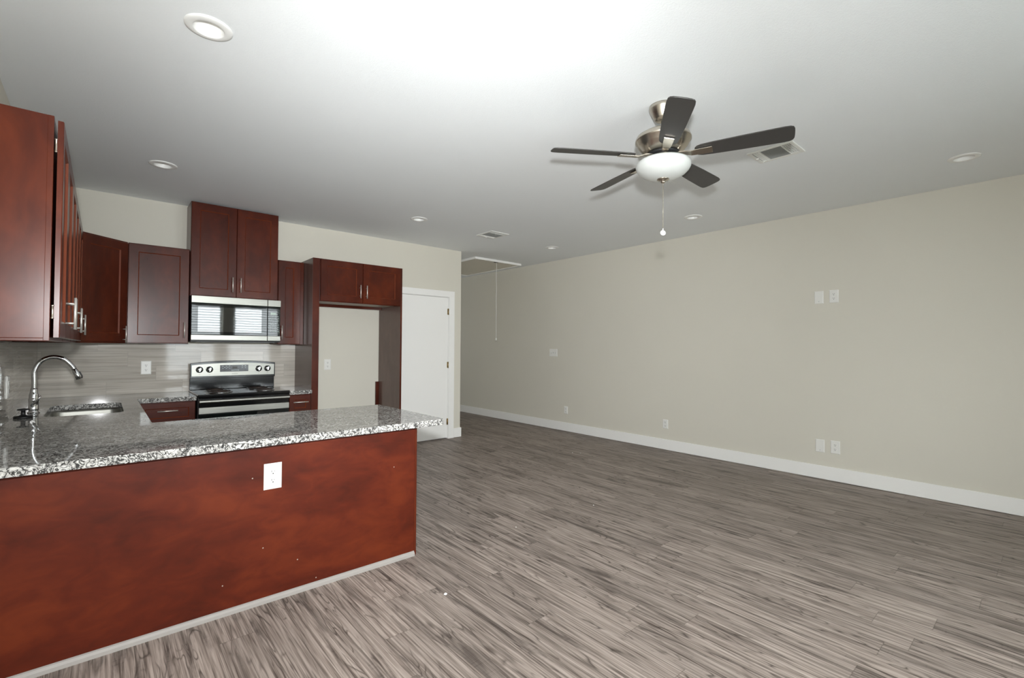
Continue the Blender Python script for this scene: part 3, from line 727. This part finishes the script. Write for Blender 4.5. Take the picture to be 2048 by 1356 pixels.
# ------------------------------------------------------------------ outlets and wall plates
def plate(name, c, n, label, cat, kind, w=0.086, h=0.138, group=None):
    """c = centre on the wall, n = outward normal; kind: duplex, blank, coax, switch3, rocker"""
    c, n = V(c), V(n); a = V((0, 0, 1)).cross(n); z = V((0, 0, 1))
    t = thing(name, c, label, cat, group)
    p = MB()
    def ring(k, o, dw=0.0): return [c+a*(i*(w/2-dw))+z*(j*(h/2-dw))+n*o for i, j in ((-1, -1), (1, -1), (1, 1), (-1, 1))]
    rs = ring(0, 0.0005)+ring(0, 0.003)+ring(0, 0.0065, 0.006)
    fs = [[3, 2, 1, 0]]+[[k*4+i, k*4+(i+1) % 4, k*4+4+(i+1) % 4, k*4+4+i] for k in (0, 1) for i in range(4)]+[[8, 9, 10, 11]]
    p.add(rs, fs); obj('cover_plate', p, 'plastic', t)
    if kind == 'duplex':
        for s_ in (1, -1):
            q = c+z*(s_*0.0235)+n*0.0063
            pts = []
            for k in range(28):
                th = 2*PI*k/28; x_ = 0.0205*math.cos(th); y_ = max(-0.0165, min(0.0165, 0.0205*math.sin(th))); pts.append(q+a*x_+z*y_)
            rp = obj('receptacle', MB().prism(pts, n*0.002), 'plastic', t)
            qq = q+n*0.0021
            sl = MB().obox(qq+a*0.0068+z*0.004, a, z, n, 0.0026, 0.0085, 0.0008).obox(qq-a*0.0068+z*0.004, a, z, n, 0.0026, 0.0105, 0.0008).lathe(qq-z*0.0085-n*0.0004, [(0.0034, 0), (0.0034, 0.0008)], axis=n, seg=12)
            obj('socket_slot', sl, 'slot', rp)
        obj('screw', MB().lathe(c+n*0.0063, [(0.003, 0), (0.003, 0.001), (0, 0.0014)], axis=n, seg=12), 'plastic', t)
    elif kind == 'blank':
        for s_ in (1, -1): obj('screw', MB().lathe(c+z*(s_*0.045)+n*0.0063, [(0.003, 0), (0.003, 0.001), (0, 0.0014)], axis=n, seg=12), 'duct' if s_ < 0 else 'plastic', t)
    elif kind == 'switch':
        for k in (-1, 0, 1):
            g = obj('toggle', MB().obox(c+a*(k*0.046)+n*0.011+z*0.004, a, (z*0.9+n*0.44).normalized(), (n*0.9-z*0.44).normalized(), 0.009, 0.022, 0.010), 'plastic', t, 0.001)
            obj('toggle_slot', MB().obox(c+a*(k*0.046)+n*0.0066, a, z, n, 0.012, 0.026, 0.0006), 'slot', g)
    elif kind == 'rocker':
        obj('rocker', MB().obox(c+n*0.0072, a, z, n, 0.034, 0.068, 0.003), 'plastic', t, 0.001)
    return t
NR = (-1, 0, 0)
plate('wall_outlet', (-0.928, PY, 0.687), (0, -1, 0), 'white duplex outlet on the red-brown plywood face of the peninsula', 'outlet', 'duplex', 0.091, 0.142)
plate('wall_outlet', (-1.312, -0.0101, 1.176), (0, -1, 0), 'white duplex outlet on the tile backsplash beside the range', 'outlet', 'duplex')
plate('wall_outlet', (0.536, 0, 1.172), (0, -1, 0), 'white duplex outlet on the painted wall inside the fridge recess', 'outlet', 'duplex')
plate('wall_outlet', (X0+0.0101, -1.79, 1.138), (1, 0, 0), 'white outlet on the tile behind the faucet, seen edge-on', 'outlet', 'duplex', 0.10, 0.142)
plate('blank_wall_plate', (XR, -4.447, 1.974), NR, 'blank white cover plate high on the plain wall, one of the upper pair', 'wall plate', 'blank')
plate('wall_outlet', (XR, -4.587, 1.976), NR, 'white duplex outlet high on the plain wall, one of the upper pair', 'outlet', 'duplex')
plate('blank_wall_plate', (XR, -4.450, 0.357), NR, 'blank white cover plate low on the plain wall, below the upper pair', 'wall plate', 'blank')
plate('wall_outlet', (XR, -4.592, 0.362), NR, 'white duplex outlet low on the plain wall, next to the low blank plate', 'outlet', 'duplex')
plate('light_switch', (XR, -0.422, 1.317), NR, 'wide white triple light switch on the plain wall near the hall', 'light switch', 'switch', 0.185, 0.130)
plate('wall_outlet', (XR, -0.720, 0.355), NR, 'low white duplex outlet below the triple light switch', 'outlet', 'duplex', 0.08, 0.125)
plate('wall_outlet', (XR, -2.582, 0.356), NR, 'low white duplex outlet alone midway along the plain wall', 'outlet', 'duplex', 0.08, 0.125)

# ------------------------------------------------------------------ recessed lights
def can(x, y, label):
    t = thing('recessed_light', (x, y, H), label, 'ceiling light', 'recessed ceiling lights')
    tr = MB().lathe((x, y, H), [(0.099, -0.0003), (0.0985, -0.003), (0.088, -0.0065), (0.067, -0.009), (0.0625, -0.0075), (0.061, -0.004)], seg=56)
    tr.f = tr.f[:5*56]; tr.sm = tr.sm[:5*56]
    obj('trim_ring', tr, 'can', t)
    dm = MB().lathe((x, y, H), [(0.061, -0.004), (0.060, 0.012), (0.054, 0.030), (0.042, 0.044), (0.024, 0.052), (0.0, 0.054)], seg=48)
    dm.f = dm.f[:5*48]; dm.sm = dm.sm[:5*48]
    obj('reflector_dome', dm, 'can', t)
    return t
CANS = [(-1.297, -3.525, 'recessed ceiling light over the peninsula near the wall cabinets'),
        (-1.295, -1.275, 'recessed ceiling light over the sink, near the angled corner cabinet'),
        (1.142, -1.233, 'recessed ceiling light in front of the fridge recess'),
        (3.437, -1.181, 'recessed ceiling light beside the attic hatch and the hall'),
        (3.435, -3.430, 'recessed ceiling light beyond the ceiling fan, midway along the plain wall'),
        (3.410, -5.685, 'recessed ceiling light past the big ceiling vent, by the upper wall plates')]
holes = [[V((x+0.070*math.cos(2*PI*k/40), y+0.070*math.sin(2*PI*k/40), 0)) for k in range(40)] for x, y, _ in CANS]
c_ = slab('ceiling', [V((FX0, FY0, 0)), V((FX1, FY0, 0)), V((FX1, FY1, 0)), V((FX0, FY1, 0))], holes, H, H+0.08, 'ceiling', 0, (0, 0, 0))
c_['kind'] = 'structure'
for a in CANS: can(*a)

# ------------------------------------------------------------------ ceiling vents
def vent(x0, x1, y0, y1, label, grid_side):
    t = thing('ceiling_vent', ((x0+x1)/2, (y0+y1)/2, H), label, 'vent', 'ceiling vents')
    zt, zb = H-0.0005, H-0.009
    m = 0.028
    fr = MB()
    for (a, b, c, d) in ((x0, x1, y0, y0+m), (x0, x1, y1-m, y1), (x0, x0+m, y0+m, y1-m), (x1-m, x1, y0+m, y1-m)): fr.box(a, b, c, d, zb, zt)
    obj('frame', fr, 'vent', t, 0.003)
    obj('duct_back', MB().box(x0+m, x1-m, y0+m, y1-m, zt-0.0008, zt), 'duct', t)
    yi0, yi1 = y0+m, y1-m; xi0, xi1 = x0+m, x1-m
    ya, yb = yi0+0.062, yi1-0.062       # middle louvre field
    ds = MB().box(xi0, xi1, ya-0.006, ya, zb, zt-0.001).box(xi0, xi1, yb, yb+0.006, zb, zt-0.001); obj('divider', ds, 'vent', t)
    sl = MB()
    k = xi0+0.006
    while k < xi1-0.004:
        sl.obox((k, (ya+yb)/2, H-0.0065), (0.62, 0, 0.78), (0, 1, 0), (-0.78, 0, 0.62), 0.0085, yb-ya, 0.0012); k += 0.0105
    obj('slat', sl, 'louvre', t)
    s2 = MB()
    for lo, hi, sg in ((yi0, ya-0.006, 1), (yb+0.006, yi1, -1)):
        k = lo+0.010
        while k < hi-0.004:
            s2.obox(((x0+x1)/2, k, H-0.0065), (1, 0, 0), (0, 0.6, 0.8*sg), (0, -0.8*sg, 0.6), xi1-xi0, 0.011, 0.0014); k += 0.016
    obj('side_slat', s2, 'vent', t)
    bb = MB(); lo, hi = (yi0, ya-0.006) if grid_side < 0 else (yb+0.006, yi1)
    k = xi0+0.02
    while k < xi1-0.01:
        bb.box(k, k+0.0025, lo, hi, H-0.010, H-0.003); k += 0.028
    obj('damper_bar', bb, 'vent', t)
    obj('lever', MB().box((x0+x1)/2-0.003, (x0+x1)/2+0.003, y1-m-0.012, y1-m+0.008, H-0.020, H-0.008), 'vent', t, 0.001)
    return t
vent(2.115, 2.412, -1.385, -1.050, 'white square ceiling vent between two recessed lights near the hall', 1)
vent(2.075, 2.345, -4.912, -4.590, 'white ceiling vent beside the long fan blade', -1)

# ------------------------------------------------------------------ attic hatch
hx0, hx1, hy0, hy1 = 3.005, 4.035, 0.170, 1.845
t = thing('attic_hatch', ((hx0+hx1)/2, (hy0+hy1)/2, H), 'pull-down attic hatch with white trim and hanging cord, in the hall ceiling', 'attic hatch')
zb = H-0.036
fr = MB().box(hx0, hx1, hy0, hy0+0.022, zb, H-0.0005).box(hx0, hx1, hy1-0.022, hy1, zb, H-0.0005).box(hx0, hx0+0.022, hy0+0.022, hy1-0.022, zb, H-0.0005).box(hx1-0.022, hx1, hy0+0.022, hy1-0.022, zb, H-0.0005)
obj('frame', fr, 'trim', t, 0.002)
pn = obj('panel', MB().box(hx0+0.026, hx1-0.026, hy0+0.026, hy1-0.026, zb+0.010, H-0.004), 'hatch', t, 0.002)
for x, y in ((hx0+0.10, hy0+0.12), (hx1-0.10, hy0+0.12), (hx0+0.10, hy0+0.62), (hx1-0.10, hy0+0.62), (hx0+0.10, hy1-0.3), (hx1-0.10, hy1-0.3)):
    obj('screw', MB().lathe((x, y, zb+0.010), [(0.009, 0), (0.008, -0.003), (0, -0.004)], seg=14), 'can', pn)
cx, cy = 3.515, hy0+0.07
obj('latch_plate', MB().box(cx-0.05, cx+0.03, cy-0.016, cy+0.016, zb+0.003, zb+0.0095), 'blackmat', t, 0.002)
cpts = [(cx+0.003*math.sin(k*0.9), cy, zb+0.004-(zb+0.004-1.555)*k/24) for k in range(25)]
cdn = obj('pull_cord', MB().tube(cpts, 0.0035, 8), 'plastic', t)
obj('cord_knob', MB().lathe((cpts[-1][0], cy, 1.520), [(0.003, 0.050), (0.010, 0.040), (0.012, 0.020), (0.009, 0.004), (0, 0.0)], seg=16), 'plastic', cdn)

# ------------------------------------------------------------------ ceiling fan
FA = V((0.959, -4.552, 0))
t = thing('ceiling_fan', (FA.x, FA.y, H), 'five-blade ceiling fan with charcoal blades and white bowl light, hanging from the ceiling', 'ceiling fan')
def fz(prof): return [(r, z) for r, z in prof]
obj('canopy', MB().lathe(FA, [(0.083, H-0.0005), (0.085, H-0.012), (0.083, H-0.022), (0.055, H-0.075), (0.046, H-0.088), (0.030, H-0.094), (0.0, H-0.094)], seg=56), 'nickel', t)
obj('downrod', MB().lathe(FA, [(0.0125, 2.742), (0.0125, H-0.09)], seg=20), 'nickel', t)
obj('motor_housing', MB().lathe(FA, [(0.0, 2.768), (0.026, 2.767), (0.030, 2.752), (0.085, 2.747), (0.135, 2.737), (0.160, 2.722), (0.168, 2.704), (0.168, 2.694), (0.163, 2.690), (0.150, 2.664), (0.146, 2.660), (0.126, 2.634), (0.100, 2.618), (0.0, 2.618)], seg=72), 'nickel', t)
obj('flywheel', MB().lathe(FA, [(0.0, 2.617), (0.098, 2.617), (0.098, 2.604), (0.0, 2.604)], seg=48), 'blackmat', t)
obj('light_collar', MB().lathe(FA, [(0.0, 2.603), (0.070, 2.603), (0.078, 2.598), (0.078, 2.580), (0.066, 2.575), (0.0, 2.575)], seg=48), 'nickel', t)
bw = obj('bowl_shade', MB().lathe(FA, [(0.060, 2.577), (0.110, 2.575), (0.142, 2.570), (0.160, 2.558), (0.1655, 2.543), (0.164, 2.530), (0.155, 2.512), (0.134, 2.492), (0.104, 2.475), (0.070, 2.464), (0.035, 2.459), (0.0, 2.458)], seg=72), 'opal', t)
bw['label'] = 'white opal glass bowl'
fn = obj('finial', MB().lathe(FA, [(0.0, 2.461), (0.036, 2.460), (0.037, 2.456), (0.030, 2.452), (0.014, 2.449), (0.014, 2.438), (0.010, 2.434), (0.0, 2.433)], seg=32), 'nickel', t)
ch = MB()
z = 2.431
while z > 2.150:
    ch.lathe((FA.x, FA.y, z), [(0, 0.0026), (0.0023, 0.0013), (0.0026, 0), (0.0023, -0.0013), (0, -0.0026)], seg=8); z -= 0.0056
ch.lathe((FA.x, FA.y, 2.148), [(0.0012, 0.285), (0.0012, 0)], seg=6)
pc = obj('pull_chain', ch, 'nickel', t)
pd = obj('chain_pendant', MB().lathe((FA.x, FA.y, 2.124), [(0, 0.004), (0.014, 0.0035), (0.0175, 0.0), (0.014, -0.0035), (0, -0.004)], axis=(-0.62, -0.76, 0.18), seg=24).tube([(FA.x, FA.y, 2.150), (FA.x, FA.y, 2.140)], 0.003, 8), 'can', pc)
def blade(ang):
    d = V((math.cos(ang), math.sin(ang), 0)); tt = V((0, 0, 1)).cross(d); p = math.radians(13)
    w = tt*math.cos(p) - V((0, 0, 1))*math.sin(p); nn = d.cross(w)
    zc = V((FA.x, FA.y, 2.600))
    out = []
    r0_, r1_ = 0.185, 0.705
    def half(s_):
        q = [(r0_, 0.012), (r0_+0.004, 0.030), (r0_+0.016, 0.044), (r0_+0.04, 0.053), (r0_+0.10, 0.058), (r0_+0.25, 0.0645), (r1_-0.10, 0.0685), (r1_-0.05, 0.069), (r1_-0.022, 0.066), (r1_-0.008, 0.058), (r1_-0.0015, 0.042), (r1_, 0.02)]
        return [(a, s_*b) for a, b in q]
    sh = half(1)+half(-1)[::-1]
    pts = [zc+d*a+w*b for a, b in sh]
    b_ = obj('blade', MB().prism([x+nn*0.003 for x in pts], nn*-0.006), 'blade', t, 0.0015)
    b_['label'] = 'charcoal blade'
    ir = MB()
    # bracket arm from the flywheel out to a plate under the blade
    low = -nn*0.0035 if nn.z > 0 else nn*0.0035
    dn = -nn if nn.z > 0 else nn
    a0 = zc+V((0, 0, 0.010))+d*0.075
    seq = [(0.075, 0.021, V((0, 0, 0.008))), (0.12, 0.020, V((0, 0, 0.002))), (0.165, 0.023, dn*0.010), (0.20, 0.027, dn*0.0085), (0.285, 0.029, dn*0.0085)]
    vs = []
    for a, hw, off in seq:
        ww = w if a > 0.15 else (tt*0.7+w*0.3).normalized()
        c = zc+d*a+off
        vs += [c-ww*hw+nn*0.003, c+ww*hw+nn*0.003, c+ww*hw-nn*0.004, c-ww*hw-nn*0.004]
    fs = [[0, 1, 2, 3], [16, 19, 18, 17]]
    for k in range(4):
        for i in range(4):
            j = (i+1) % 4; fs.append([k*4+i, k*4+4+i, k*4+4+j, k*4+j])
    ir.add(vs, fs); i_ = obj('blade_iron', ir, 'nickel', b_, 0.002); i_['label'] = 'brushed nickel bracket'
for k in range(5): blade(math.radians(-141.5+72*k))

# ------------------------------------------------------------------ crumbs on the floor
CR = [((891, 1190), 0.009, 'white crumb on the planks just off the peninsula corner, largest of the scattered ones'),
      ((1032, 1055), 0.0045, 'tiny white crumb on the planks between the peninsula and the plain wall'),
      ((1187, 1011), 0.005, 'tiny white crumb on the planks below the lone midway outlet'),
      ((1145, 906), 0.006, 'tiny white crumb on the far planks, first of a close pair by the plain wall'),
      ((1161, 907), 0.0055, 'tiny white crumb on the far planks, second of a close pair by the plain wall')]
random.seed(5)
for px, r, lb in CR:
    p = ray_to(px[0], px[1], 2, 0.0)
    bm = bmesh.new(); bmesh.ops.create_icosphere(bm, subdivisions=2, radius=r)
    for v in bm.verts: v.co = V((v.co.x*random.uniform(0.7, 1.3), v.co.y*random.uniform(0.7, 1.3), v.co.z*0.6*random.uniform(0.8, 1.1)))
    mz = min(v.co.z for v in bm.verts)
    for v in bm.verts: v.co.z -= mz-0.0003
    me = bpy.data.meshes.new('crumb'); bm.to_mesh(me); bm.free(); me.materials.append(M['chip'])
    o = bpy.data.objects.new('floor_crumb', me); COL.objects.link(o); o.location = (p.x, p.y, 0)
    tag(o, lb, 'crumb', 'white crumbs on the floor')
